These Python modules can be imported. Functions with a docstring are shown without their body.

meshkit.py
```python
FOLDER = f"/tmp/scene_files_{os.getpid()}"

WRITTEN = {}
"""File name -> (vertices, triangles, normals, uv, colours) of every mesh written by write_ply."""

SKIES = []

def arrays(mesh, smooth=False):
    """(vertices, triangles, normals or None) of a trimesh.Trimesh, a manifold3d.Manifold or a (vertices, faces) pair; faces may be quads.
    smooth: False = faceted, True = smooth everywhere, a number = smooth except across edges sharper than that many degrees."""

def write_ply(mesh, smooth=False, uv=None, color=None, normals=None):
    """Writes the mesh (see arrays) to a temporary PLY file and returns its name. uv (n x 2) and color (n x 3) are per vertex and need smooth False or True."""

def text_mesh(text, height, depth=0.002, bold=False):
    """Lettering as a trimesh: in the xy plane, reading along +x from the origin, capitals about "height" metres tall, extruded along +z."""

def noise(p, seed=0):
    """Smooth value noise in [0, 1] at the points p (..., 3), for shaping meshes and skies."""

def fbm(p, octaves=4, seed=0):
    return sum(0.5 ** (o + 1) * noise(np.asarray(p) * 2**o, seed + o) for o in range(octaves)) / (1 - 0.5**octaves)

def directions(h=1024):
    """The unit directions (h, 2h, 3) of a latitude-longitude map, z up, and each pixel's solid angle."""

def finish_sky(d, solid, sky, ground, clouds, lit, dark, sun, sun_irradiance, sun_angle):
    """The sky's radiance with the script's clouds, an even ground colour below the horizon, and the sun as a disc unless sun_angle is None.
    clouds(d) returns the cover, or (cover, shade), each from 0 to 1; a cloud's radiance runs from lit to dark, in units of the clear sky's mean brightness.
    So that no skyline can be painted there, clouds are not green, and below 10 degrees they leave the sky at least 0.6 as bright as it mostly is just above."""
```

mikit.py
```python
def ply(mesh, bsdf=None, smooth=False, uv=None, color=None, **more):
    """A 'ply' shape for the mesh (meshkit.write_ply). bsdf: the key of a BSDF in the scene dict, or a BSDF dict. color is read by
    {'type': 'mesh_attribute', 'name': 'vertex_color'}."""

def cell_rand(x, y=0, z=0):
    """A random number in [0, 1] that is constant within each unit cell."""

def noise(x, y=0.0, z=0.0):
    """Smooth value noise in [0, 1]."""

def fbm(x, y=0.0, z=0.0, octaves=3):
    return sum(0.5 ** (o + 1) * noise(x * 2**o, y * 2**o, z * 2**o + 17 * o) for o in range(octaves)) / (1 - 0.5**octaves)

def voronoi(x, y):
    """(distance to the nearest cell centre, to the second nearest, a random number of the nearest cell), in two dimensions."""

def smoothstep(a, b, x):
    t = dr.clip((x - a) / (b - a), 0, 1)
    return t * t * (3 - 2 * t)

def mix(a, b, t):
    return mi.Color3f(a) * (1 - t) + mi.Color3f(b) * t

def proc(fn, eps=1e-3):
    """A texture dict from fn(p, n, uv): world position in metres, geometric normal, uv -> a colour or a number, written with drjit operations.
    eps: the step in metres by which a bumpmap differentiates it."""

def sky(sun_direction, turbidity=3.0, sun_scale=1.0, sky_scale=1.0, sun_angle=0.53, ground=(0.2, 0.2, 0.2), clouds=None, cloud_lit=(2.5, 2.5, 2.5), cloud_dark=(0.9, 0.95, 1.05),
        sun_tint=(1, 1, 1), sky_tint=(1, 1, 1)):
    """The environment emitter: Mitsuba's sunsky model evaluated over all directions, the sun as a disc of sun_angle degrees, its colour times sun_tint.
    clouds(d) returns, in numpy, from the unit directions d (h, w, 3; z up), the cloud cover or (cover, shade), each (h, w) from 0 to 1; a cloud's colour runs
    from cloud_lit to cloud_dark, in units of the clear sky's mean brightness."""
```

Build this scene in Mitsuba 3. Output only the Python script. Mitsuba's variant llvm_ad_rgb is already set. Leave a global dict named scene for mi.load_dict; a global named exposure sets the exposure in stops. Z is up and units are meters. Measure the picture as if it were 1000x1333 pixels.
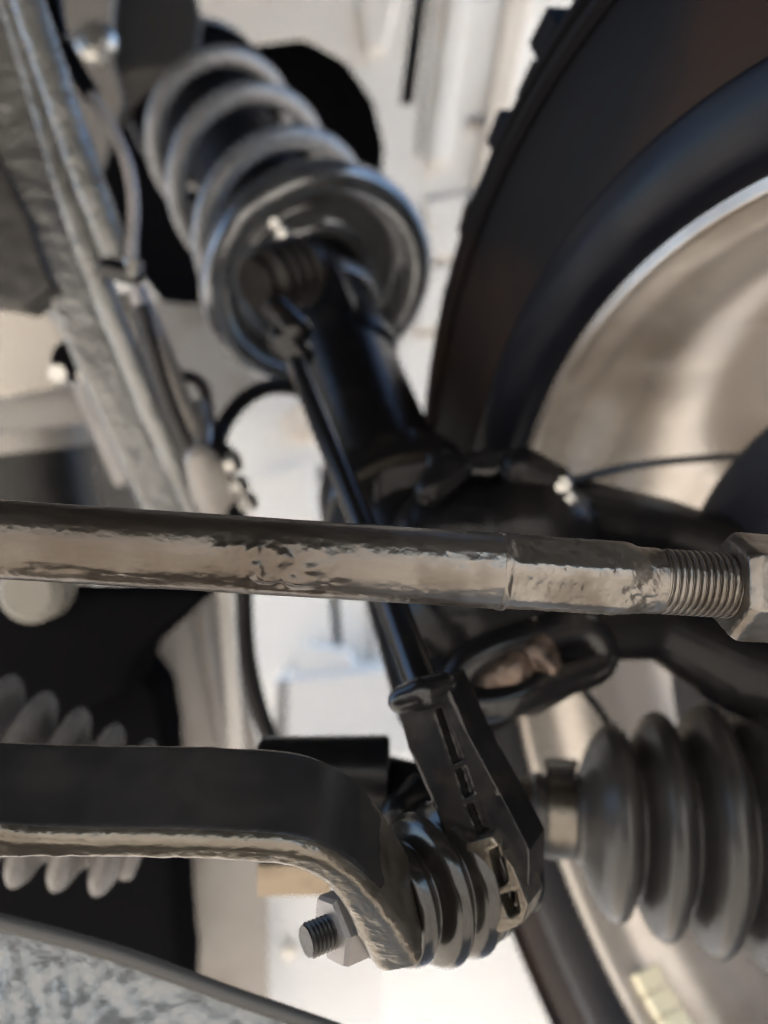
import math
import numpy as np, trimesh, mitsuba as mi, mikit, meshkit
import manifold3d as m3
import shapely.geometry as sg
from scipy.interpolate import CubicSpline, PchipInterpolator

# ------------------------------------------------------------------ camera, sky, exposure
CAM = np.array([0.0, 0.0, 1.40])
PITCH = math.radians(35)
FPX = 1072.0                                   # focal length in photograph pixels (1000 wide)
FW = np.array([0, math.cos(PITCH), math.sin(PITCH)])
UP = np.array([0, -math.sin(PITCH), math.cos(PITCH)])
RT = np.array([1.0, 0, 0])
T4 = mi.ScalarTransform4f
exposure = 3.85
scene, labels = {'type': 'scene'}, {}
scene['camera'] = {'type': 'thinlens', 'fov': 2 * math.degrees(math.atan(500 / FPX)), 'fov_axis': 'x',
                   'aperture_radius': 0.0018, 'focus_distance': 0.178, 'near_clip': 0.005, 'far_clip': 500.0,
                   'to_world': T4().look_at(origin=CAM.tolist(), target=(CAM + FW).tolist(), up=[0, 0, 1])}
scene['sky'] = mikit.sky((-0.25, -0.72, 0.68), turbidity=3, sun_tint=(0.965, 1.0, 1.035), ground=(0.35, 0.345, 0.335))

# ------------------------------------------------------------------ helpers
def W(v):
    v = np.asarray(v, float)
    return CAM + v[..., :1] * RT + v[..., 1:2] * UP + v[..., 2:3] * FW
def ray(px, py): return np.array([(px - 500) / FPX, -(py - 666.5) / FPX, 1.0])
def at(px, py, d): return W(ray(px, py) * d)
def dirw(x, y, z): return np.array(x * RT + y * UP + z * FW)
def unit(v): return np.asarray(v, float) / np.linalg.norm(v)
def key(name, parent=None):
    k0 = k = (parent + '__' if parent else '') + name; i = 0
    taken = set(labels) | {q for q in scene} | {q[:q.find('__', len(k0))] for q in scene if q.startswith(k0) and '__' in q[len(k0):]}
    while k in taken:
        i += 1; k = f'{k0}_{i:03d}'
    return k
def thing(name, label, cat, group=None):
    k = key(name); labels[k] = {'label': label, 'category': cat}
    if group: labels[k]['group'] = group
    return k
def obj(name, mesh, mat, parent=None, smooth=40, label=None, cat=None, kind=None, group=None):
    k = key(name, parent)
    scene[k] = mikit.ply(mesh, mat, smooth)
    e = {}
    if label: e['label'] = label
    if cat: e['category'] = cat
    if kind: e['kind'] = kind
    if group: e['group'] = group
    if e: labels[k] = e
    return k
def tm(man):
    if isinstance(man, trimesh.Trimesh): return man
    m = man.to_mesh(); return trimesh.Trimesh(m.vert_properties[:, :3], m.tri_verts, process=True)
def mf(t): return m3.Manifold(m3.Mesh(np.asarray(t.vertices, np.float32), np.asarray(t.faces, np.uint32)))
def soften(man, edge=0.002, it=6):
    t = tm(man.refine_to_length(edge)); trimesh.smoothing.filter_taubin(t, lamb=0.5, nu=0.52, iterations=it); return t
def bump(t, amp, size, seed=0, octv=3, stretch=None, power=1.0):
    """push the vertices along their normals by noise; size: metres of one lump"""
    p = t.vertices / size
    if stretch is not None:
        ax, k = stretch; p = p - np.outer(p @ ax, ax) * (1 - 1 / k)
    n = meshkit.fbm(p + 37.1, octv, seed)
    n = np.sign(n - 0.5) * np.abs(2 * (n - 0.5)) ** power
    t = t.copy(); t.vertices = t.vertices + t.vertex_normals * (amp * n)[:, None]; return t
def cat(*ms): return trimesh.util.concatenate([tm(m) for m in ms])
def frame(a):
    a = unit(a); b = np.cross(a, FW if abs(a @ FW) < 0.9 else UP); b = unit(b); return a, b, np.cross(a, b)
def curve(pts, n=60, start=None):
    P = np.array([at(*p[:3]) for p in pts]); s = np.r_[0, np.cumsum(np.linalg.norm(np.diff(P, axis=0), axis=1))]
    return CubicSpline(s, P, axis=0)(np.linspace(0, s[-1], n)) if len(P) > 2 else P[0] + (P[1] - P[0]) * np.linspace(0, 1, n)[:, None]
def sweep(P, r, sides=20):
    P = np.asarray(P, float); n = len(P); r = np.broadcast_to(r, (n,))
    t = np.gradient(P, axis=0); t /= np.linalg.norm(t, axis=1, keepdims=True)
    _, b, c = frame(t[0]); V = []; ang = np.linspace(0, 2 * np.pi, sides, endpoint=False)
    for i in range(n):
        b = unit(b - (b @ t[i]) * t[i]); c = np.cross(t[i], b)
        V.append(P[i] + r[i] * (np.cos(ang)[:, None] * b + np.sin(ang)[:, None] * c))
    return grid(np.array(V), True)
def grid(V, caps=True):
    n, k = V.shape[:2]; i, j = np.meshgrid(np.arange(n - 1), np.arange(k), indexing='ij')
    q = np.stack([i * k + j, i * k + (j + 1) % k, (i + 1) * k + (j + 1) % k, (i + 1) * k + j], -1).reshape(-1, 4)
    F = [q[:, [0, 1, 2]], q[:, [0, 2, 3]]]; v = V.reshape(-1, 3)
    if caps:
        v = np.vstack([v, V[0].mean(0), V[-1].mean(0)]); a = np.arange(k); b = (a + 1) % k; m = n * k
        F += [np.stack([b, a, np.full(k, m)], -1), np.stack([(n - 1) * k + a, (n - 1) * k + b, np.full(k, m + 1)], -1)]
    t = trimesh.Trimesh(v, np.vstack(F), process=False)
    if caps and t.volume < 0: t.invert()
    return t
def lathe(prof, o, a, sides=64, ring=False, fine=None):
    """prof: (t along axis, radius) pairs in metres, from o along a; ring: the profile closes on itself"""
    prof = np.array(prof, float)
    if fine:
        s = np.arange(len(prof)); q = np.linspace(0, len(prof) - 1, fine); prof = np.stack([PchipInterpolator(s, prof[:, k])(q) for k in (0, 1)], -1)
    if ring: prof = np.vstack([prof, prof[:1]])
    a, b, c = frame(a); ang = np.linspace(0, 2 * np.pi, sides, endpoint=False)
    ringv = np.cos(ang)[:, None] * b + np.sin(ang)[:, None] * c
    V = np.array([o + t * a + max(r, 1e-5) * ringv for t, r in prof])
    m = grid(V, not ring)
    if ring:
        m.merge_vertices()
        if m.volume < 0: m.invert()
    return m
def hexa(o, a, af, h, rot=0.0, cham=0.15):
    R = af / math.sqrt(3); a, b, c = frame(a); V = []
    for t, s in ((0, 1 - cham * .5), (h * .12, 1), (h * .88, 1), (h, 1 - cham * .5)):
        g = np.arange(6) * math.pi / 3 + rot
        V.append(o + a * t + R * s * (np.cos(g)[:, None] * b + np.sin(g)[:, None] * c))
    return grid(np.array(V))
def prism(poly, d, t, yaw=0.0, pit=0.0, holes=(), pockets=(), pocket_depth=0.0, rnd=0.0):
    """plate of thickness t whose front face has this outline, at distance d, turned by yaw and pit"""
    poly = np.array(poly, float); c0 = ray(*poly.mean(0)) * d
    n = unit([math.sin(yaw) * math.cos(pit), math.sin(pit), math.cos(yaw) * math.cos(pit)])
    u = unit(np.cross([0, 1.0, 0], n)); v = np.cross(n, u)
    def flat(pl):
        out = []
        for p in pl:
            r = ray(*p); q = r * ((c0 @ n) / (r @ n)); out.append([(q - c0) @ u, (q - c0) @ v])
        return np.array(out)
    def cs(pl):
        s = sg.Polygon(flat(pl)).buffer(0)
        if rnd: s = s.buffer(-rnd).buffer(2 * rnd).buffer(-rnd)
        return m3.CrossSection([np.array(s.exterior.coords)[:-1]], m3.FillRule.NonZero)
    S = cs(poly)
    for h in holes: S = S - m3.CrossSection([flat(h)], m3.FillRule.NonZero)
    M = S.extrude(t)
    for h in pockets: M = M - m3.CrossSection([flat(h)], m3.FillRule.NonZero).extrude(pocket_depth + .01).translate((0, 0, -.01))
    B = np.stack([W(u) - CAM, W(v) - CAM, W(n) - CAM], 1)
    return M.transform(np.hstack([B, W(c0)[:, None]]))
def ball(p, r, k=24): return m3.Manifold.sphere(r, k).translate(tuple(p))
def chain(*segs):
    """union of hulls; each seg a list of (px, py, d, r)"""
    M = m3.Manifold()
    for s in segs:
        B = [ball(at(*q[:3]), q[3]) for q in s]
        for a, b in zip(B[:-1], B[1:]): M = M + m3.Manifold.batch_hull([a, b])
    return M
def hull(seg): return m3.Manifold.batch_hull([ball(at(*q[:3]), q[3], 20) for q in seg])
def ell(cx, cy, rx, ry, n=28, rot=0.0):
    g = np.linspace(0, 2 * np.pi, n, endpoint=False); c, s = math.cos(rot), math.sin(rot)
    x, y = rx * np.cos(g), ry * np.sin(g); return [(cx + a * c - b * s, cy + a * s + b * c) for a, b in zip(x, y)]

def sst_np(a, b, x):
    t = np.clip((x - a) / (b - a), 0, 1); return t * t * (3 - 2 * t)

# ------------------------------------------------------------------ materials
P = mikit.proc
def mat(name, color, rough, metal=0.0, spec=0.5, bumpfn=None, bscale=0.0, eps=2e-4, coat=0.0):
    col = {'type': 'rgb', 'value': list(color)} if not callable(color) else P(color)
    b = {'type': 'principled', 'base_color': col, 'roughness': P(rough) if callable(rough) else rough, 'metallic': metal, 'specular': spec}
    if coat: b['clearcoat'] = coat; b['clearcoat_gloss'] = 0.8
    if bumpfn is not None: b = {'type': 'bumpmap', 'nested': b, 'arbitrary': P(bumpfn, eps), 'scale': bscale}
    scene[name] = {'type': 'twosided', 'bsdf': b}
    return name
fb, nz, sst, mx = mikit.fbm, mikit.noise, mikit.smoothstep, mikit.mix
def dusty(base, dust, f=120.0, lo=.45, hi=.75, amt=1.0):
    return lambda p, n, uv: mx(base, dust, sst(lo, hi, fb(p.x * f, p.y * f, p.z * f, octaves=4)) * amt)
fine_b = lambda f: (lambda p, n, uv: fb(p.x * f, p.y * f, p.z * f, octaves=3))
def rod_col(p, n, uv):
    d = sst(.40, .68, fb(p.x * 95, p.y * 95, p.z * 95, octaves=4))
    stain = sst(.035, -.03, p.x) * (.55 + .45 * fb(p.x * 60, p.y * 220, p.z * 220, octaves=3))
    return mx(mx((.195, .181, .166), (.085, .070, .058), d * .7), (.074, .060, .049), stain)
mat('steel_rod', rod_col, lambda p, n, uv: .23 + .14 * nz(p.x * 400, p.y * 900, p.z * 900), .85, .5, fine_b(900), .00016)
mat('steel_forged', dusty((.145, .129, .108), (.07, .059, .047), 70, .4, .75, .8), lambda p, n, uv: .2 + .2 * nz(p.x * 500, p.y * 500, p.z * 500), .8, .5, fine_b(900), .0002)
mat('bar_black', dusty((.010, .0098, .0105), (.026, .0235, .022), 55, .42, .8, .7), lambda p, n, uv: .3 + .15 * nz(p.x * 300, p.y * 300, p.z * 300), 0.0, .35, fine_b(1300), .00008)
mat('black_paint', dusty((.006, .006, .007), (.012, .011, .010), 60, .5, .8, .6), lambda p, n, uv: .2 + .15 * nz(p.x * 200, p.y * 200, p.z * 200), 0.0, .2)
mat('black_gloss', dusty((.007, .007, .008), (.018, .015, .012), 140, .55, .75, .5), lambda p, n, uv: .13 + .13 * nz(p.x * 300, p.y * 300, p.z * 300), 0.0, .45)
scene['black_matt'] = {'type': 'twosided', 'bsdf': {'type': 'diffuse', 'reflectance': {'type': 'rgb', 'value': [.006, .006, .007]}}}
mat('rubber', dusty((.010, .009, .0085), (.022, .018, .016), 80, .4, .8, .7), .45, 0, .25)
mat('boot_rubber', dusty((.017, .0167, .017), (.031, .029, .0275), 50, .35, .8, .9), .34, 0, .45)
mat('boot_ring', dusty((.010, .009, .008), (.022, .019, .016), 140, .5, .75, .6), .17, 0, .55)
mat('bracket_grey', (.055, .053, .052), .45, .1, .3)
mat('boot_gray', dusty((.115, .109, .104), (.065, .06, .056), 90, .4, .75, .8), .55, 0, .4)
mat('spring_paint', dusty((.21, .212, .22), (.13, .126, .124), 130, .45, .75, .6), .32, .3, .6)
mat('seat_paint', dusty((.20, .205, .215), (.09, .09, .093), 90, .45, .75, .6), .16, .7, .7)
mat('white_paint', dusty((.72, .705, .68), (.60, .555, .50), 9, .45, .8, .7), .42, 0, .5)
mat('white_cool', dusty((.60, .62, .65), (.52, .53, .54), 9, .45, .8, .7), .42, 0, .5)
mat('cream_sealer', dusty((.66, .60, .53), (.50, .44, .37), 14, .4, .8, .7), .5, 0, .4)
mat('grey_paint', dusty((.30, .285, .27), (.20, .18, .16), 22, .4, .8, .8), .4, .2, .5)
mat('sealed_grey', dusty((.22, .223, .22), (.12, .12, .117), 25, .35, .75, .8), lambda p, n, uv: .26 + .15 * nz(p.x * 250, p.y * 250, p.z * 250), .4, .5, fine_b(420), .0009, coat=.7)
mat('cast_metal', (.20, .199, .196), .4, .5, .5, fine_b(500), .0003)
mat('tyre', dusty((.007, .007, .0085), (.022, .0135, .010), 11, .46, .72, .9), .6, 0, .1)
mat('tyre_bead', dusty((.006, .0065, .010), (.010, .010, .012), 40, .5, .75, .7), lambda p, n, uv: .22 + .3 * nz(p.x * 60, p.y * 60, p.z * 60), 0, .15)
mat('alloy', dusty((.50, .46, .42), (.28, .235, .195), 20, .42, .74, .85), .3, .6, .5)
mat('zinc', dusty((.55, .54, .52), (.33, .3, .27), 150, .45, .75, .8), .3, .8, .5)
mat('nut_grey', dusty((.22, .205, .20), (.14, .128, .122), 160, .45, .75, .7), .4, .35, .5)
mat('pipe_grey', dusty((.30, .29, .30), (.2, .19, .19), 90, .4, .8, .6), .35, .1, .5)
mat('wall_grey', dusty((.22, .21, .185), (.15, .14, .125), 1.6, .4, .7, .9), .7, 0, .3)
mat('cream_block', dusty((.78, .72, .52), (.6, .52, .38), 8, .45, .8, .6), .6, 0, .4)
mat('rust_copper', dusty((.125, .092, .074), (.025, .019, .016), 130, .38, .68, 1.), .3, .6, .5, fine_b(400), .0004)
mat('tan_plastic', dusty((.32, .25, .175), (.2, .15, .1), 90, .4, .8, .7), .5, 0, .4)
mat('brass', dusty((.42, .30, .13), (.25, .17, .08), 200, .4, .8, .7), .35, .7, .5)
mat('concrete', dusty((.45, .44, .425), (.37, .355, .335), 1.4, .35, .7, 1), .85, 0, .3)
mat('disc_navy', (.012, .014, .022), .45, .2, .5)

# ------------------------------------------------------------------ the setting
g = trimesh.creation.box((400, 400, .1)); g.apply_translation((0, 0, -.05))
obj('ground', g, 'concrete', smooth=False, label='warm grey concrete floor under the raised car', kind='structure')

# body shell: the inner wing with its opening for the strut top
wing = thing('inner_wing_panel', 'cream white painted inner wing panel behind the spring and strut', 'car body panel')
tower = [(120, 230), (118, 130), (250, 92), (320, 58), (395, 48), (450, 78), (486, 130), (500, 190), (495, 250), (440, 330), (390, 430), (280, 452), (215, 400), (165, 335)]
tower = list(sg.Polygon(tower).buffer(-35).buffer(60, quad_segs=12).buffer(-25).exterior.coords)[:-1]
slots = [[(540, -10), (556, -10), (538, 136), (520, 136)], [(414, 606), (424, 606), (430, 655), (420, 655)], [(428, 770), (440, 770), (446, 852), (436, 850)]]
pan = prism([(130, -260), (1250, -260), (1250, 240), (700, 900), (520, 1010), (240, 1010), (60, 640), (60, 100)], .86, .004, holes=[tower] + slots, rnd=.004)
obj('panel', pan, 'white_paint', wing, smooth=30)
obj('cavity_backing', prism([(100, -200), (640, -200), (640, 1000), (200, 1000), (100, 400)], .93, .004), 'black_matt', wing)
def pad(poly, d, t, m='white_paint', e=.002, name='pressing', par=wing, **k): return obj(name, soften(prism(poly, d, t, **k), e, 5), m, par, smooth=60)
pad([(556, 262), (610, 250), (606, 330), (560, 336)], .85, .012)
pad([(548, 352), (592, 344), (586, 420), (544, 430)], .85, .012)
pad([(612, 150), (640, 146), (636, 158), (610, 160)], .853, .01, 'nut_grey')
for q in ([(548, 347), (593, 339), (593, 342), (548, 350)], [(543, 434), (588, 426), (588, 429), (543, 437)], [(554, 257), (612, 246), (612, 249), (554, 260)], [(688, -30), (694, -30), (652, 180), (646, 180)],
          [(563, -20), (567, -20), (546, 200), (542, 200)], [(505, 300), (509, 300), (512, 560), (508, 560)], [(498, 610), (502, 610), (508, 870), (504, 870)], [(470, 560), (474, 560), (486, 880), (482, 880)]):
    pad(q, .857, .004, 'grey_paint', name='seam')
pad([(360, 888), (373, 887), (370, 980), (355, 980)], .797, .01, 'grey_paint')
pad([(470, 0), (520, -20), (500, 60), (480, 60)], .85, .012)
pad([(588, -20), (610, -20), (580, 210), (560, 210)], .85, .012)
pad([(668, -40), (700, -40), (640, 250), (618, 250)], .85, .012, 'cream_sealer')
pad([(612, 252), (624, 250), (620, 330), (610, 330)], .845, .01, 'black_matt')
pad([(356, 886), (532, 868), (536, 985), (350, 985)], .80, .06, e=.004)
pad([(396, 842), (452, 850), (470, 880), (390, 886)], .81, .04)
pad([(340, 620), (400, 600), (410, 680), (330, 690)], .85, .01)
obj('grommet', lathe([(0, 0), (0, .018), (.004, .021), (.012, .021)], at(395, 548, .853), dirw(0, 0, 1), 32), 'cream_sealer', wing)

low = thing('lower_bumper_liner', 'bright white lower liner panel at the bottom of the picture', 'car body panel')
obj('panel', prism([(228, 1010), (560, 1000), (700, 1180), (600, 1500), (200, 1500)], .62, .004, yaw=-.1, pit=.25), 'white_cool', low)
obj('side_panel', prism([(492, 1120), (660, 1090), (740, 1400), (500, 1400)], .60, .004, yaw=.35, pit=.25), 'white_cool', low)
obj('screw', lathe([(0, 0), (0, .005), (.003, .006), (.006, .006)], at(376, 1243, .60), FW, 20), 'zinc', low)

col = thing('grey_body_pillar', 'pale grey folded sheet pillar left of the white panel', 'car body panel')
obj('sheet', soften(prism([(196, 770), (292, 770), (345, 1010), (352, 1420), (225, 1420), (212, 1180), (188, 880)], .56, .012, yaw=-.25), .006, 4), 'grey_paint', col)
obj('flange', soften(prism([(268, 560), (288, 560), (318, 1010), (300, 1010)], .53, .006), .003, 3), 'white_paint', col)
obj('flange', soften(prism([(240, 770), (262, 770), (300, 1000), (288, 1000)], .535, .006), .003, 3), 'grey_paint', col)

# the car above and behind the camera, out of the picture
fl = trimesh.creation.box((1.0, 1.3, .05)); fl.apply_translation((-.30, -.70, CAM[2] + .18))
obj('underbody_floor', fl, 'black_matt', smooth=False, label='black painted underbody of the car overhead, just out of the picture', cat='car underbody')
bh = trimesh.creation.box((1.0, .03, .92)); bh.apply_translation((-.30, -.035, CAM[2] + .66))
obj('bulkhead', bh, 'black_matt', smooth=False, label='black bulkhead above and behind the viewer, out of the picture', cat='bulkhead')
bn = trimesh.creation.box((1.1, 1.3, .03)); bn.apply_translation((-.35, .62, CAM[2] + 1.14))
obj('bonnet', bn, 'black_matt', smooth=False, label='dark underside of the bonnet above the strut, out of the picture', cat='bonnet')

# far background low on the right
obj('far_wall', prism([(-1500, -600), (2400, -600), (2400, 1420), (-1500, 1420)], 3.4, .2), 'wall_grey', smooth=False, label='blurred grey beige wall far behind the drive shaft', cat='wall')
# ------------------------------------------------------------------ wheel
wc = W(np.array([.153, -.104, .244])); wn3 = np.array([math.sin(1.17) * math.cos(.204), math.sin(.204), math.cos(1.17) * math.cos(.204)])
wn = dirw(*wn3)
wheel = thing('road_wheel', 'large road wheel seen from its inner side, black tyre on a pale alloy rim', 'wheel')
ty = lathe([(.004, .207), (-.006, .216), (-.012, .236), (-.010, .262), (-.004, .285), (.008, .306), (.020, .322), (.034, .334), (.06, .340), (.12, .342), (.17, .338), (.19, .32), (.2, .27), (.195, .21), (.1, .205)], wc, wn, 160, ring=True, fine=120)
obj('tyre', ty, 'tyre', wheel, smooth=50)
WTH, WST, WT = 4.10, -.052, .010
lug = []
for k in range(84):
    th = k * 2 * math.pi / 84; a_, b_, c_ = frame(wn); e = math.cos(th) * b_ + math.sin(th) * c_; tv = np.cross(wn, e)
    for dt_, rr in ((.030, .3280), (.055, .3335)):
        B = trimesh.creation.box((.022, .017, .010)); M_ = np.eye(4); M_[:3, :3] = np.stack([wn, tv, e], 1); M_[:3, 3] = wc + wn * (dt_ + .006 * (k % 2)) + e * rr
        B.apply_transform(M_); lug.append(B)
obj('tread_blocks', cat(*lug), 'tyre', wheel, smooth=False, kind='stuff')
for i in range(5):      # stick-on balance weights on the barrel
    th = WTH + i * WST; a_, b_, c_ = frame(wn); e = math.cos(th) * b_ + math.sin(th) * c_; tv = np.cross(wn, e)
    B = mf(trimesh.creation.box((.014, .0092, .005))); R_ = np.stack([wn, tv, e], 1)
    obj('balance_weight', soften(B.transform(np.hstack([R_, (wc + wn * WT + e * .1935)[:, None]])), .002, 2), 'cream_block', wheel, label=None)
obj('bead', lathe([(.0, .203), (-.011, .209), (-.0145, .222), (-.0125, .231), (-.004, .232), (.01, .22)], wc, wn, 160, ring=True, fine=40), 'tyre_bead', wheel, smooth=50)
for k, (rr, tt) in enumerate(((.286, -.006), (.300, .002))):
    obj('sidewall_rib', lathe([(tt, rr - .003), (tt - .0035, rr - .001), (tt - .003, rr + .002), (tt + .004, rr + .004)], wc, wn, 160, ring=True), 'tyre', wheel)
obj('rim', lathe([(-.004, .207), (-.004, .200), (.012, .196), (.03, .186), (.07, .180), (.12, .182), (.15, .186), (.175, .196), (.178, .2), (.15, .192), (.07, .185), (.02, .2)], wc, wn, 160, ring=True, fine=80), 'alloy', wheel, smooth=50)
hubp = wc + wn * .13
a_, b_, c_ = frame(wn)
for k in range(5):
    th = k * 2 * math.pi / 5 + .4; e = math.cos(th) * b_ + math.sin(th) * c_
    sp = m3.Manifold.batch_hull([ball(hubp + e * .03, .022), ball(hubp + wn * .02 + e * .176 + np.cross(wn, e) * .02, .012), ball(hubp + wn * .02 + e * .176 - np.cross(wn, e) * .02, .012)])
    obj('spoke', soften(sp, .008, 4), 'alloy', wheel, smooth=60)
disc = thing('brake_disc_shield', 'dark navy brake disc shield inside the wheel at the right edge', 'brake shield')
obj('shield', lathe([(.0, .05), (.0, .140), (.004, .146), (.010, .146), (.012, .05)], wc + wn * .045, wn, 96, ring=True), 'disc_navy', disc)

# ------------------------------------------------------------------ strut, spring
A0, A1 = at(418, 370, .50), at(298, 188, .66); sa = unit(A1 - A0)
B0 = at(604, 890, .30); ta = unit(A0 - B0); TL = np.linalg.norm(A0 - B0)
strut = thing('strut', 'black shock absorber strut leaning up to its round spring seat', 'shock absorber')
obj('tube', lathe([(-.01, 0), (-.01, .024), (-.006, .0265), (TL * .45, .0265), (TL * .46, .0255), (TL - .02, .0255), (TL, .024), (TL + .002, 0)], B0, ta, 72), 'black_paint', strut)
sp_ = [(.010, .026), (.002, .030), (.000, .034), (.004, .040), (.010, .046), (.010, .052), (.002, .056)]
sp_ += [(.000 - .0085 * math.sin(q), .0640 - .0085 * math.cos(q)) for q in np.linspace(.2, math.pi, 9)] + [(.006, .0725), (.014, .068), (.016, .05), (.016, .026)]
seat = lathe(sp_, A0, sa, 120, ring=True, fine=110)
obj('spring_seat', bump(seat, .0008, .05, 3), 'seat_paint', strut, smooth=60)
obj('piston_rod', lathe([(0, 0), (0, .008), (.29, .008), (.29, 0)], A0, sa, 24), 'zinc', strut)
pr = [(.004, .027)]
for i in range(9): pr += [(.012 + .014 * i, .0275 + .0006 * i), (.019 + .014 * i, .0325 + .0006 * i)]
pr += [(.15, .036), (.2, .038), (.30, .045)]
obj('dust_cover', lathe(pr, A0, sa, 56, fine=140), 'tyre', strut, smooth=60)
obj('top_mount', lathe([(.30, .0), (.30, .055), (.31, .064), (.335, .066), (.36, .05), (.36, 0)], A0, sa, 72), 'black_matt', strut)
sq = at(412, 270, .478)
br = [(408, 306), (430, 326), (462, 402), (496, 462), (505, 505), (452, 520), (408, 470), (398, 392)]
obj('link_bracket', soften(prism(br, .435, .010, yaw=.5, pit=-.1), .003, 4), 'black_paint', strut, smooth=50)
obj('bracket_foot', soften(chain([(470, 455, .44, .020), (448, 400, .47, .016)]), .003, 5), 'black_paint', strut, smooth=60)
obj('clamp_ring', lathe([(-.012, .0265), (-.012, .034), (-.008, .036), (.006, .035), (.010, .031), (.010, .0265)], B0 + ta * TL * .34, ta, 80, ring=True), 'black_gloss', strut)
obj('collar', lathe([(TL - .034, .0265), (TL - .034, .0285), (TL - .030, .0295), (TL - .024, .0295), (TL - .021, .0285), (TL - .021, .0255)], B0, ta, 72, ring=True), 'zinc', strut)
for p in ((357, 291, .44), (366, 304, .44)): obj('bolt', hexa(at(*p), dirw(.2, .3, 1), .006, .006), 'zinc', strut, smooth=20)
obj('clamp_lip', lathe([(-.0135, .034), (-.0135, .0366), (-.0115, .0366), (-.0115, .034)], B0 + ta * TL * .34, ta, 80, ring=True), 'steel_forged', strut)
s1 = thing('coil_spring', 'grey painted coil spring standing on the strut seat', 'spring')
ax, b0, c0 = frame(sa); th = np.linspace(-.6, 2 * math.pi * 4.2, 520)
PH, SPR = 2.2, .0585
tt = np.clip(th / (2 * math.pi), 0, None); h = .010 + .090 * np.clip(tt - .18, 0, None)
hel = A0 + h[:, None] * sa + SPR * (np.cos(th + PH)[:, None] * b0 + np.sin(th + PH)[:, None] * c0)
obj('coil', sweep(hel, .0074, 18), 'spring_paint', s1, smooth=60)
for k, (x, y, d) in enumerate(((412, 268, .480),)):
    obj('drain_hole', lathe([(0, 0), (0, .0042), (.004, .0042), (.004, 0)], at(x, y, d), sa, 4), 'black_matt', strut, smooth=False)

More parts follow.
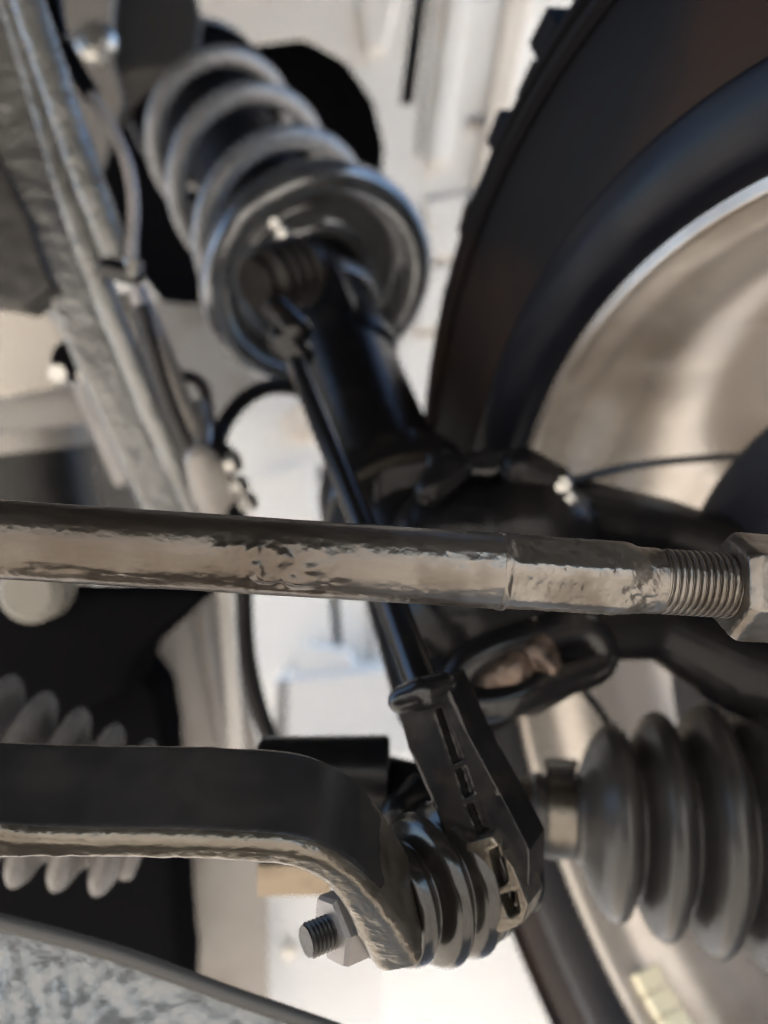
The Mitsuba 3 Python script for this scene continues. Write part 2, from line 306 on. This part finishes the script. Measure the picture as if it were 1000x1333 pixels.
# ------------------------------------------------------------------ knuckle and its brackets
kn = thing('steering_knuckle', 'black steering knuckle clamped round the foot of the strut', 'steering knuckle')
body = chain([(585, 640, .335, .014), (690, 650, .33, .014)], [(590, 710, .325, .026), (700, 700, .325, .022)],
             [(600, 800, .30, .026), (720, 770, .31, .024)], [(690, 700, .32, .026), (700, 780, .32, .022)], [(700, 660, .33, .016), (860, 690, .34, .013), (1040, 745, .34, .014)],
             [(700, 770, .32, .018), (860, 790, .32, .012), (1060, 850, .31, .020)])
obj('body', bump(soften(body, .0035, 8), .0006, .01, 4), 'black_paint', kn, smooth=60)
obj('web', soften(prism([(486, 612), (556, 590), (668, 588), (742, 640), (770, 700), (486, 700)], .335, .02), .004, 5), 'black_paint', kn, smooth=60)
obj('web', soften(prism([(548, 770), (810, 780), (800, 836), (640, 858), (592, 904), (552, 885)], .305, .02), .004, 5), 'black_paint', kn, smooth=60)
obj('top_tab', soften(prism([(556, 592), (668, 582), (674, 606), (640, 618), (560, 616)], .312, .012, pit=-.3), .0025, 4), 'black_gloss', kn, smooth=50)
obj('boss', soften(chain([(680, 612, .312, .009), (722, 630, .312, .0075)]), .0025, 5), 'black_paint', kn, smooth=60)
obj('boss', soften(hull([(585, 606, .305, .006), (602, 612, .303, .004), (560, 640, .30, .006)]), .0025, 5), 'black_paint', kn, smooth=60)
for p in ((731, 632, .305), (738, 652, .305)):
    obj('bolt', cat(hexa(at(*p), dirw(.3, .2, 1), .0065, .006), lathe([(-.004, 0), (-.004, .002), (0, .0022)], at(*p), dirw(.3, .2, 1), 20)), 'zinc', kn, smooth=25)
obj('bolt', cat(lathe([(-.004, 0), (-.003, .0032), (.006, .0034), (.006, 0)], at(694, 803, .285), dirw(.5, .6, .6), 24)), 'zinc', kn)
pin = [(597, 884, .272), (636, 850, .275), (700, 830, .28), (770, 826, .285), (782, 850, .285), (720, 886, .275), (650, 915, .268), (604, 912, .268), (597, 884, .272)]
obj('pinch_loop', sweep(curve(pin, 90), .0062, 20), 'black_gloss', kn)
obj('pinch_bolt', soften(chain([(628, 893, .272, .006), (668, 872, .272, .007)], [(700, 850, .276, .007), (716, 868, .272, .004)]), .002, 5), 'rust_copper', kn, smooth=60)
obj('pinch_ear', soften(hull([(590, 905, .275, .008), (690, 900, .278, .008), (780, 860, .285, .006), (760, 840, .29, .006), (620, 860, .285, .008)]), .003, 4), 'black_paint', kn, smooth=60)
obj('lower_arm', soften(chain([(740, 830, .29, .008), (860, 820, .30, .011), (960, 870, .30, .016), (1080, 900, .30, .02)]), .003, 6), 'black_paint', kn, smooth=60)
obj('heat_lip', soften(chain([(838, 842, .298, .0022), (935, 890, .298, .0028)]), .0015, 4), 'rust_copper', kn, smooth=60)
obj('sensor_cable', sweep(curve([(728, 632, .31), (790, 614, .33), (860, 602, .35), (930, 596, .36), (1040, 594, .37)], 60), .0017, 12), 'black_paint', label='thin black sensor cable running right from the knuckle', cat='cable')

# ------------------------------------------------------------------ drive shaft with bellows
ds = thing('drive_shaft', 'drive shaft with a large ribbed black rubber boot at lower right', 'drive shaft')
D0, D1 = at(600, 1055, .311), at(985, 1078, .300); da = unit(D1 - D0); DL = np.linalg.norm(D1 - D0)
def dt(px): return DL * (px - 600) / (985 - 600)
obj('shaft', lathe([(-.02, 0), (-.02, .0132), (dt(700), .0132), (dt(760), .0132), (dt(760), 0)], D0, da, 48), 'steel_forged', ds)
t0 = dt(694)
pr = [(t0, .0136), (t0 + .001, .0152), (t0 + .004, .0152), (t0 + .0045, .0142), (t0 + .0155, .0142), (t0 + .016, .0155), (dt(757), .0165)]
for px, r in ((776, .0285), (790, .0335), (801, .0350), (811, .0340), (826, .0265), (838, .0330), (850, .0385), (861, .0400), (871, .0385), (887, .0300), (900, .0375), (912, .0425), (923, .0440), (934, .0420), (950, .0330), (963, .0410), (975, .0460), (987, .0475), (999, .0450), (1016, .036), (1030, .044), (1042, .0485), (1056, .050), (1070, .047), (1086, .038), (1110, .05)):
    pr.append((dt(px), r))
obj('boot', lathe(pr, D0, da, 128, fine=300), 'boot_rubber', ds, smooth=70)
obj('clamp_band', lathe([(t0 + .0055, .0142), (t0 + .0055, .0150), (t0 + .0148, .0150), (t0 + .0148, .0142)], D0, da, 64, ring=True), 'steel_forged', ds)
cp = D0 + da * (t0 + .0105)
obj('clamp_ear', soften(m3.Manifold.batch_hull([ball(cp + UP * .0150 + da * s * .0035 - FW * .001, .0012) for s in (-1, 1)] + [ball(cp + UP * .021 + da * s * .005 - FW * .003, .0013) for s in (-1, 1)]), .001, 3), 'black_gloss', ds)
obj('guide_wire', sweep(curve([(755, 895, .34), (790, 940, .34), (810, 985, .34)], 20), .0016, 10), 'black_paint', label='short dark wire behind the top of the drive shaft boot', cat='wire')

# ------------------------------------------------------------------ brake pipe, body seam at upper left
sm = thing('sealed_body_rail', 'silver grey body rail coated with lumpy sealer, upper left', 'body rail')
r1 = soften(prism([(-60, -60), (40, -60), (78, 120), (120, 290), (176, 440), (232, 570), (285, 690), (200, 690), (150, 580), (100, 470), (58, 372), (40, 300), (-10, 200), (-60, 60)], .40, .03, yaw=-.35), .0022, 10)
obj('rail', bump(r1, .0011, .006, 5, 3), 'sealed_grey', sm, smooth=60)
r0 = soften(prism([(-80, 150), (-10, 190), (30, 270), (66, 372), (30, 400), (-80, 380)], .385, .02), .003, 6)
obj('inner_web', bump(r0, .001, .006, 15), 'bracket_grey', sm, smooth=60)
r2 = sweep(curve([(2, -30, .385), (38, 80, .385), (70, 190, .385), (104, 300, .385), (150, 420, .39), (200, 540, .40), (260, 680, .41)], 260), .0058, 24)
obj('seam', bump(r2, .0008, .009, 6), 'sealed_grey', sm, smooth=60)
r3 = sweep(curve([(20, -40, .375), (56, 60, .375), (92, 170, .378), (128, 270, .38), (158, 350, .385)], 240), .0075, 24)
obj('seam', bump(r3, .0008, .009, 7), 'sealed_grey', sm, smooth=60)
r4 = sweep(curve([(172, 380, .40), (214, 480, .405), (252, 580, .41), (292, 690, .42)], 200), .0072, 24)
obj('flange', bump(r4, .0007, .012, 8), 'grey_paint', sm, smooth=60)
bl = thing('brake_pipe', 'thin grey brake pipe curving past the silver rail, held by clips', 'brake pipe')
pp = curve([(72, -20, .40), (84, 60, .395), (112, 112, .39), (146, 168, .385), (168, 222, .38), (174, 280, .38), (172, 345, .378), (184, 400, .378), (208, 490, .38), (240, 570, .385), (285, 660, .39), (330, 760, .40)], 160)
obj('pipe', sweep(pp, .0029, 18), 'pipe_grey', bl)
obj('sleeve', sweep(pp[:34], .0043, 18), 'black_paint', bl)
obj('sleeve', sweep(pp[88:150], .0037, 18), 'bar_black', bl)
for (x, y, d) in ((58, 40, .39), (154, 352, .376)):
    obj('clip', soften(chain([(x - 14, y - 4, d, .0045), (x + 8, y + 2, d, .005), (x + 22, y + 8, d, .004)]), .0015, 4), 'black_gloss', bl, smooth=60)
obj('clip_band', lathe([(-.004, .003), (-.004, .0048), (.004, .0048), (.004, .003)], at(173, 352, .376), unit(at(174, 340, .376) - at(172, 364, .376)), 28, ring=True), 'zinc', bl)
hb = thing('hose_union', 'bright metal hose union with bolts beside the body rail', 'pipe fitting')
obj('block', soften(hull([(262, 600, .385, .008), (300, 640, .39, .006), (270, 640, .39, .008), (285, 672, .39, .007)]), .002, 4), 'grey_paint', hb, smooth=60)
obj('sleeve', lathe([(0, 0), (0, .006), (.016, .0062), (.02, .004), (.03, .004), (.03, 0)], at(268, 590, .40), unit(at(262, 545, .41) - at(268, 590, .40)), 28), 'zinc', hb)
for (x, y) in ((296, 606), (304, 634), (316, 656)):
    obj('nut', hexa(at(x, y, .385), dirw(.8, .25, -.4), .0082, .006, .3), 'zinc', hb, smooth=20)
obj('gasket', lathe([(0, .0), (0, .0075), (.006, .0075), (.006, 0)], at(288, 594, .392), dirw(.6, .7, 0), 24), 'black_matt', hb)
obj('gasket', lathe([(0, .0), (0, .0075), (.006, .0075), (.006, 0)], at(300, 668, .392), dirw(.9, .2, 0), 24), 'black_matt', hb)
obj('brake_hose', sweep(curve([(284, 590, .395), (292, 552, .41), (318, 520, .42), (352, 504, .43), (392, 508, .44), (420, 528, .45)], 70), .0042, 18), 'black_paint', label='black brake hose arching from the union to the strut', cat='hose')
obj('wire_loop', sweep(curve([(218, 498, .43), (240, 490, .43), (262, 500, .43), (270, 530, .43), (280, 570, .42), (290, 600, .41)], 60), .0032, 14), 'bar_black', label='short dark wire loop above the hose union', cat='wire')
obj('drop_hose', sweep(curve([(312, 700, .42), (318, 790, .42), (322, 850, .42), (334, 910, .42), (352, 962, .42), (375, 1000, .42)], 70), .0045, 18), 'black_paint', label='black hose hanging below the steel rod in front of white panel', cat='hose')
up = thing('upper_bracket', 'dark grey folded bracket at the top left, bolted to the body', 'bracket')
obj('plate', soften(prism([(140, -60), (240, -60), (262, 20), (258, 66), (240, 84), (150, 96), (120, 120), (128, 40)], .66, .05, pit=-.3), .005, 6), 'bracket_grey', up, smooth=60)
obj('bolt', cat(lathe([(0, 0), (0, .012), (.004, .015), (.01, .015)], at(122, 48, .60), FW, 36), hexa(at(122, 48, .592), FW, .016, .006)), 'zinc', up, smooth=25)
obj('mounting_plate', prism([(40, -60), (150, -60), (140, 60), (160, 130), (120, 240), (70, 200)], .64, .01), 'grey_paint', up)
bk = thing('inner_shell_panel', 'grey inner shell panel in shade behind the body rail', 'car body panel')
obj('panel', prism([(-200, -200), (250, -200), (250, 300), (420, 480), (300, 700), (300, 1400), (-200, 1400)], .98, .004), 'grey_paint', bk)
obj('flat_cover', soften(prism([(-40, 395), (50, 385), (90, 450), (75, 500), (-40, 520)], .56, .012), .006, 4), 'cream_sealer', bk)
obj('flat_cover', soften(prism([(190, 390), (300, 400), (350, 500), (290, 560), (250, 620), (190, 520)], .78, .012), .006, 4), 'grey_paint', bk)
obj('stiffener', soften(prism([(-60, 498), (112, 498), (196, 640), (196, 700), (-60, 700)], .60, .010), .006, 4), 'grey_paint', bk)
mo = thing('steering_motor', 'dark cylindrical housing behind the left end of the steel rod', 'motor housing')
obj('housing', lathe([(0, 0), (0, .035), (.006, .04), (.09, .04), (.09, 0)], at(30, 560, .52), dirw(.1, -1, .15), 56), 'bar_black', mo)
obj('collar', lathe([(0, .03), (0, .046), (.012, .046), (.014, .03)], at(32, 560, .52), dirw(.1, -1, .15), 56, ring=True), 'grey_paint', mo)
gb = thing('rail_gusset', 'grey sheet gusset with a dark bolt hole under the silver rail', 'bracket')
obj('gusset', soften(prism([(92, 500), (110, 498), (172, 622), (150, 634)], .47, .01, yaw=.3), .003, 4), 'grey_paint', gb)
obj('bush', lathe([(0, 0), (0, .009), (.003, .011), (.012, .011)], at(94, 470, .43), dirw(-.2, .2, 1), 32), 'black_matt', gb)
obj('bolt', hexa(at(74, 486, .425), dirw(-.2, .2, 1), .009, .005), 'zinc', gb, smooth=20)
obj('bolt', hexa(at(110, 488, .425), dirw(-.2, .2, 1), .008, .005), 'zinc', gb, smooth=20)
obj('tan_wire', sweep(curve([(-20, 402, .46), (30, 388, .46), (62, 372, .45), (72, 350, .44)], 30), .0024, 12), 'brass', label='tan wire ending at the silver rail on the left edge', cat='wire')

# ------------------------------------------------------------------ subframe and rack boot at left
sf = thing('subframe', 'matt black subframe behind the left end of the bar', 'subframe')
obj('upper_arm', soften(prism([(-60, 770), (265, 772), (180, 850), (160, 900), (-60, 1000)], .42, .05), .006, 6), 'black_matt', sf, smooth=60)
obj('web', soften(prism([(-80, 850), (160, 850), (200, 900), (212, 980), (222, 1110), (236, 1300), (230, 1400), (-80, 1400)], .47, .05), .008, 6), 'black_matt', sf, smooth=60)
obj('end_cap', lathe([(0, 0), (0, .012), (.004, .016), (.02, .017)], at(34, 772, .40), dirw(0, .1, 1), 40), 'wall_grey', sf)
rb = thing('rack_bellows', 'grey ribbed rubber bellows behind the black bar', 'rubber bellows')
R0, R1 = at(-110, 985, .31), at(185, 1068, .32); ra = unit(R1 - R0); RL = np.linalg.norm(R1 - R0); pr = [(0, .02)]
for k in range(6):
    u = RL * k / 6; rr = .0405 - .0022 * k
    pr += [(u + RL * .02, rr * .70), (u + RL * .05, rr * .92), (u + RL * .085, rr), (u + RL * .12, rr * .94), (u + RL * .155, rr * .72)]
pr += [(RL, .022), (RL + .004, .02), (RL + .004, 0)]
obj('bellows', lathe(pr, R0, ra, 80, fine=200), 'boot_gray', rb, smooth=70)

# ------------------------------------------------------------------ anti-roll bar with its link
ab = thing('anti_roll_bar', 'flattened end of the black anti-roll bar bending down at its tip', 'anti-roll bar')
wv = unit(dirw(.0, .58, .81)); wv3 = np.array([.0, .58, .81]); wv3 /= np.linalg.norm(wv3)
q0 = ray(200, 1105) * .166
def onp(px, py): r = ray(px, py); return W(r * ((q0 @ wv3) / (r @ wv3)))
cl = np.array([onp(*p) for p in ((-120, 1100), (-40, 1101), (60, 1104), (200, 1106), (320, 1110), (385, 1118), (430, 1137), (465, 1170), (488, 1205), (520, 1258))])
s = np.r_[0, np.cumsum(np.linalg.norm(np.diff(cl, axis=0), axis=1))]; n = 220; sp = np.linspace(0, s[-1], n)
cl = CubicSpline(s, cl, axis=0)(sp); tg = np.gradient(cl, axis=0); tg /= np.linalg.norm(tg, axis=1, keepdims=True)
sec = sg.box(-.0005, -.0040, .024, .0037).buffer(-.0026).buffer(.0026, quad_segs=6)
sec = np.array([np.array(sec.exterior.interpolate(v, normalized=True).coords[0]) for v in np.linspace(0, 1, 96, endpoint=False)])
fl = np.clip(1 - (sp - sp[0]) / (s[2] * 1.05), 0, 1) ** 2
tip = 1 + .55 * sst_np(s[6], s[9], sp)
V = np.array([cl[i] + sec[:, :1] * wv + (sec[:, 1:] * tip[i] * (1 + 2.2 * fl[i] * np.exp(-((sec[:, :1]) / .012) ** 2))) * np.cross(tg[i], wv) for i in range(n)])
obj('bar', bump(grid(V), .0003, .0035, 11, 3), 'steel_forged', ab, smooth=50)
face = np.array([sec_ for sec_ in ((.0035, .0), (.0285, .0))])
top_sign = 1 if np.cross(tg[100], wv) @ UP > 0 else -1
m = 214
V = np.array([[cl[i] + x * wv + top_sign * y * np.cross(tg[i], wv) for x, y in ((.0022, .0039 + .006 * fl[i]), (.0032, .0043 + .006 * fl[i] * math.exp(-.1)), (.0205, .0042), (.0222, .0039), (.0222, .0026), (.0022, .0026))] for i in range(m)])
obj('painted_face', bump(grid(V), .00022, .006, 12, 3), 'bar_black', ab, smooth=50)

lk = thing('stabiliser_link', 'long black stabiliser link with a ribbed ball joint at its foot', 'stabiliser link')
obj('rod', sweep(curve([(384, 466, .385), (430, 580, .335), (490, 730, .28), (546, 880, .236), (556, 905, .23)], 60), .0049, 28), 'black_gloss', lk)
J0, J1 = at(470, 1192, .207), at(664, 1112, .234); ja = unit(J1 - J0); JL = np.linalg.norm(J1 - J0)
holes = [[(566, 925), (578, 920), (604, 990), (590, 996)], [(592, 1002), (606, 998), (618, 1034), (604, 1040)], [(607, 1048), (621, 1043), (638, 1082), (622, 1088)],
         [(636, 1108), (652, 1100), (662, 1148), (648, 1158)], [(650, 1166), (672, 1160), (676, 1188), (660, 1194)]]
arm = prism([(514, 908), (548, 898), (578, 882), (590, 908), (612, 960), (650, 1030), (690, 1108), (690, 1160), (682, 1198), (652, 1212), (622, 1190), (592, 1128), (566, 1050), (534, 980)], .213, .016, yaw=.42, pockets=holes, pocket_depth=.005, rnd=.0008)
obj('arm_shell', soften(arm, .0011, 4), 'black_gloss', lk, smooth=45)
obj('arm_collar', soften(chain([(522, 912, .218, .0035), (552, 902, .216, .0045), (580, 890, .218, .003)]), .0012, 4), 'black_gloss', lk, smooth=60)
obj('ball_cap', soften(prism([(604, 1100), (640, 1088), (668, 1130), (688, 1178), (680, 1204), (650, 1216), (626, 1196)], .2055, .012, yaw=.5, pockets=holes[3:], pocket_depth=.006, rnd=.001), .001, 3), 'steel_forged', lk, smooth=45)
obj('ball_housing', lathe([(JL * .70, 0), (JL * .70, .0170), (JL * .76, .0178), (JL * .95, .0165), (JL * 1.05, .010), (JL * 1.05, 0)], J0, ja, 72), 'black_gloss', lk)
bp = [(JL * .17, 0), (JL * .17, .0150), (JL * .24, .0165), (JL * .26, .0135), (JL * .31, .0130), (JL * .36, .0185), (JL * .41, .0198), (JL * .455, .0165), (JL * .48, .0160), (JL * .53, .0192), (JL * .58, .0205), (JL * .62, .0172), (JL * .64, .0168), (JL * .67, .0188), (JL * .70, .0190), (JL * .73, .0165), (JL * .73, 0)]
obj('ball_joint_boot', lathe(bp, J0, ja, 100, fine=180), 'boot_ring', lk, smooth=60)
N0 = at(408, 1222, .1955)
obj('stud', lathe([(-.002, 0), (-.002, .0036)] + [q for i in range(9) for q in ((-.0015 + i * .0011, .0036), (-.001 + i * .0011, .0041))] + [(.05, .0041), (.05, 0)], N0, ja, 32), 'bar_black', lk, smooth=30)
obj('nut', hexa(N0 + ja * .0045, ja, .0150, .0095, .35), 'nut_grey', lk, smooth=20)
obj('washer', lathe([(.0142, .0), (.0142, .0098), (.0158, .0102), (.0168, .0098), (.0168, 0)], N0, ja, 48), 'bar_black', lk)
obj('upper_joint', soften(chain([(372, 442, .385, .0085), (388, 462, .385, .0075)]), .0018, 4), 'black_gloss', lk, smooth=60)
U0 = at(330, 372, .395); ua = unit(at(412, 345, .42) - U0); UL = .040; pr = [(0, 0), (0, .012)]
for i in range(4): pr += [(.005 + .007 * i, .0135), (.0085 + .007 * i, .0175)]
pr += [(.034, .0125), (.04, .0125), (.04, 0)]
obj('upper_boot', lathe(pr, U0, ua, 64, fine=90), 'rubber', lk, smooth=60)
obj('upper_nut', soften(chain([(360, 400, .385, .006), (384, 430, .383, .008)]), .0018, 4), 'black_gloss', lk, smooth=60)

bsh = thing('control_arm_bush', 'black cylindrical bush behind the bend of the bar', 'bush')
K0, K1 = at(338, 1012, .265), at(508, 1010, .265); ka = unit(K1 - K0); KL = np.linalg.norm(K1 - K0)
obj('sleeve', lathe([(0, 0), (0, .0115), (.001, .0128), (KL - .001, .0128), (KL, .0115), (KL, 0)], K0, ka, 56), 'black_paint', bsh)
obj('neck', soften(chain([(500, 1020, .27, .009), (560, 1040, .262, .010), (520, 1060, .245, .006)]), .002, 4), 'black_paint', bsh, smooth=60)
obj('tan_block', soften(prism([(334, 1128), (430, 1126), (430, 1166), (336, 1168)], .30, .03), .002, 4), 'tan_plastic', smooth=50, label='tan block peeping out under the black bar', cat='block')

# ------------------------------------------------------------------ the tie rod, in focus
tr = thing('tie_rod', 'scratched bare steel tie rod crossing the whole picture in focus', 'tie rod')
T0, T1 = at(0, 702, .1735), at(960, 763, .1855); td = unit(T1 - T0); TLN = np.linalg.norm(T1 - T0)
_, tb, tc = frame(td)                                  # tb, tc: across the rod
def tpos(px): return TLN * px / 960
def along(lo, hi, rfn, nl, ns):
    L = np.linspace(lo, hi, nl); g = np.linspace(0, 2 * np.pi, ns, endpoint=False)
    LL, GG = np.meshgrid(L, g, indexing='ij'); r = rfn(LL, GG)
    return grid(T0 + LL[..., None] * td + r[..., None] * (np.cos(GG)[..., None] * tb + np.sin(GG)[..., None] * tc))
gv = math.atan2(-UP @ tc, -UP @ tb); gf = math.atan2(-FW @ tc, -FW @ tb)      # angles that point down / towards the camera
def adiff(a, b): return (a - b + np.pi) % (2 * np.pi) - np.pi
sgn = 1 if adiff(gv, gf) > 0 else -1                    # a = sgn*angle from the camera side towards below
rng = np.random.default_rng(4)
# folded lips and creases in the metal: lines (position along the rod / height on the visible side, in mm / 6), width in metres, relief in metres
MARKS = [([(303, 726), (307, 741), (319, 751), (335, 757), (352, 756)], .0009, -.0004), ([(352, 756), (366, 763), (385, 765), (408, 763)], .0009, -.0004), ([(350, 748), (360, 739), (372, 735)], .0009, -.0003),
         ([(60, 735), (120, 742), (200, 752)], .0012, -.0003), ([(120, 722), (220, 732)], .001, -.0002)]
LUMPS = [(326, 738, 9, 13, .0013), (340, 747, 11, 7, .0009), (318, 712, 8, 9, .0009), (300, 708, 6, 6, .0006), (354, 722, 13, 9, .0009), (376, 750, 18, 7, .0013), (392, 737, 12, 8, .0008), (284, 712, 7, 8, .0006),
         (412, 730, 10, 8, .0005), (268, 722, 9, 8, .0004), (432, 745, 14, 7, .0004)]
def line_dist(L, a, line):
    mm = TLN / 960; best = np.full_like(L, 1.0)
    q = [(x * mm, math.asin(np.clip((y - 702 - .0635 * x) / 49.0, -.98, .98)) * .0084) for x, y in line]
    for (x0, y0), (x1, y1) in zip(q[:-1], q[1:]):
        dx, dy = x1 - x0, y1 - y0; t = np.clip(((L - x0) * dx + (a * .0084 - y0) * dy) / (dx * dx + dy * dy), 0, 1)
        best = np.minimum(best, np.hypot(L - x0 - t * dx, a * .0084 - y0 - t * dy))
    return best
def shank_r(L, G):
    a = sgn * adiff(G, gf); r = np.full_like(L, .00835)
    p = np.stack([L / .006, np.cos(G) * 1.6, np.sin(G) * 1.6], -1)
    r += .00010 * (meshkit.fbm(p, 3, 2) - .5) * (1 + np.tanh((L - .0) * 30))
    # the two lips of folded metal and the creases round them
    q_ = np.stack([L / .0035, a / .42, 0 * L], -1)
    Lw = L + .0018 * (meshkit.fbm(q_, 2, 31) - .5); aw = a + .20 * (meshkit.fbm(q_ + 9.3, 2, 32) - .5)
    for line, w_, hgt in MARKS:
        r += hgt * (.8 if hgt < 0 else 1.25) * np.exp(-(line_dist(Lw, aw, line) / (w_ * 1.3)) ** 2)
    for x, y, wx, wy, hgt in LUMPS:
        dx = (Lw - x * TLN / 960) / (wx * TLN / 960); dy = (aw - math.asin((y - 702 - .0635 * x) / 49.0)) * 49 / wy
        r += hgt * np.exp(-dx ** 2 - dy ** 2)
    msk = np.exp(-((L - tpos(345)) / tpos(75)) ** 2 - ((a - .15) / .75) ** 2)
    r += .00042 * msk * (meshkit.fbm(np.stack([L / .0042 + .35 * a / .3, a / .40, 0 * L + 5], -1), 3, 33) - .5) * 2
    r += .00013 * np.exp(-((a - .45) / .5) ** 2) * (meshkit.fbm(np.stack([L / .0055 + a * 1.5, a / .16, 0 * L + 8], -1), 2, 34) - .5) * 2 * (1 - .6 * sst_np(tpos(400), tpos(460), L))
    r += .00020 * np.exp(-((a - .5) / .5) ** 2) * (meshkit.fbm(np.stack([L / .011, a / .35, 0 * L + 3], -1), 3, 21) - .5) * 2
    for k in range(34):
        px = rng.uniform(270, 640); aa = rng.normal(-.30, .16); w_ = rng.uniform(.0006, .0014)
        r += rng.uniform(.00004, .00019) * np.exp(-((L - tpos(px)) / w_) ** 2 - ((a - aa) / .08) ** 2)
    m_ = .5 + .5 * np.tanh((L - tpos(395)) / .004)
    r += .00012 * np.exp(-((a - .3) / .35) ** 2) * (meshkit.fbm(np.stack([L / .0035, a / .25, 0 * L], -1), 3, 9) - .5) * 2 * (1 - .6 * m_)
    return r
obj('shank', along(-.06, tpos(634), shank_r, 900, 220), 'steel_rod', tr, smooth=70)
def flat_r(L, G):
    a = sgn * adiff(G, gf); u = (a - .33 + math.pi / 6) % (math.pi / 3) - math.pi / 6
    hexr = np.minimum(.0079 / np.cos(u), .0086)
    e0 = sst_np(tpos(640), tpos(652), L); e1 = 1 - sst_np(tpos(795), tpos(830), L)
    r = .00845 + (hexr - .00845) * e0 * e1 - .0011 * (1 - e1)
    r += .00017 * (meshkit.fbm(np.stack([L / .0019, a / .22, 0 * L], -1), 3, 5) - .5) * 2
    for k, px in enumerate((664, 680, 694, 708, 722, 738)):
        r -= .00022 * np.exp(-((L - tpos(px)) / .0007) ** 2 - ((a - .26) / .12) ** 2)
    r -= .0006 * np.exp(-((L - tpos(643)) / .0007) ** 2 - ((a - .33) / .26) ** 2)
    r += .00025 * np.exp(-((L - tpos(640)) / .001) ** 2)
    for (px, aa) in ((798, .25), (806, .45), (812, .15), (822, .5)):
        r -= .00045 * np.exp(-((L - tpos(px)) / .0011) ** 2 - ((a - aa) / .1) ** 2)
    return r
obj('wrench_flats', along(tpos(634) , tpos(848), flat_r, 330, 168), 'steel_rod', tr, smooth=45)
def thr_r(L, G):
    ph = (L / .00150 + G / (2 * np.pi)) % 1.0; f = np.clip((1 - np.abs(2 * ph - 1)) * 1.6, 0.1, 1.0)
    return .00655 + .00080 * f * sst_np(tpos(845), tpos(858), L)
obj('thread', along(tpos(846), tpos(990), thr_r, 320, 72), 'steel_rod', tr, smooth=70)
NN = T0 + td * tpos(946)
obj('lock_nut', bump(soften(mf(hexa(NN, td, .0215, .016, gf + sgn * (.36), .22)), .0009, 3), .0002, .003, 9), 'steel_rod', tr, smooth=45)
obj('end_socket', lathe([(.016, 0), (.016, .0105), (.018, .012), (.06, .013), (.06, 0)], NN, td, 56), 'steel_forged', tr)

# ------------------------------------------------------------------ lumpy casting close to the lens, bottom left
lc = thing('cast_crossmember', 'lumpy silver cast edge blurred close by at the bottom left', 'casting')
cm = soften(prism([(-90, 1172), (0, 1196), (150, 1236), (300, 1290), (420, 1332), (560, 1390), (560, 1560), (-90, 1560)], .145, .025, pit=-.62), .0011, 8)
lum = bump(cm, .0009, .0010, 13, 2, (unit(dirw(-.2, .81, .58)), 4.5))
# the top edge stays smooth, lumps grow below it
ed = sg.LineString([at(*q, .145)[[0, 2]] for q in ((-90, 1172), (0, 1196), (150, 1236), (300, 1290), (420, 1332), (560, 1390))])
dep = np.array([sg.Point(q[0], q[2]).distance(ed) for q in cm.vertices])
wgt = sst_np(.002, .005, dep)[:, None]; cm.vertices = cm.vertices * (1 - wgt) + lum.vertices * wgt
obj('casting', cm, 'cast_metal', lc, smooth=60)
obj('rim_coating', sweep(curve([(-90, 1176, .145), (0, 1200, .145), (150, 1241, .145), (300, 1295, .145), (430, 1340, .145), (560, 1395, .145)], 60), .0014, 20), 'bracket_grey', lc)
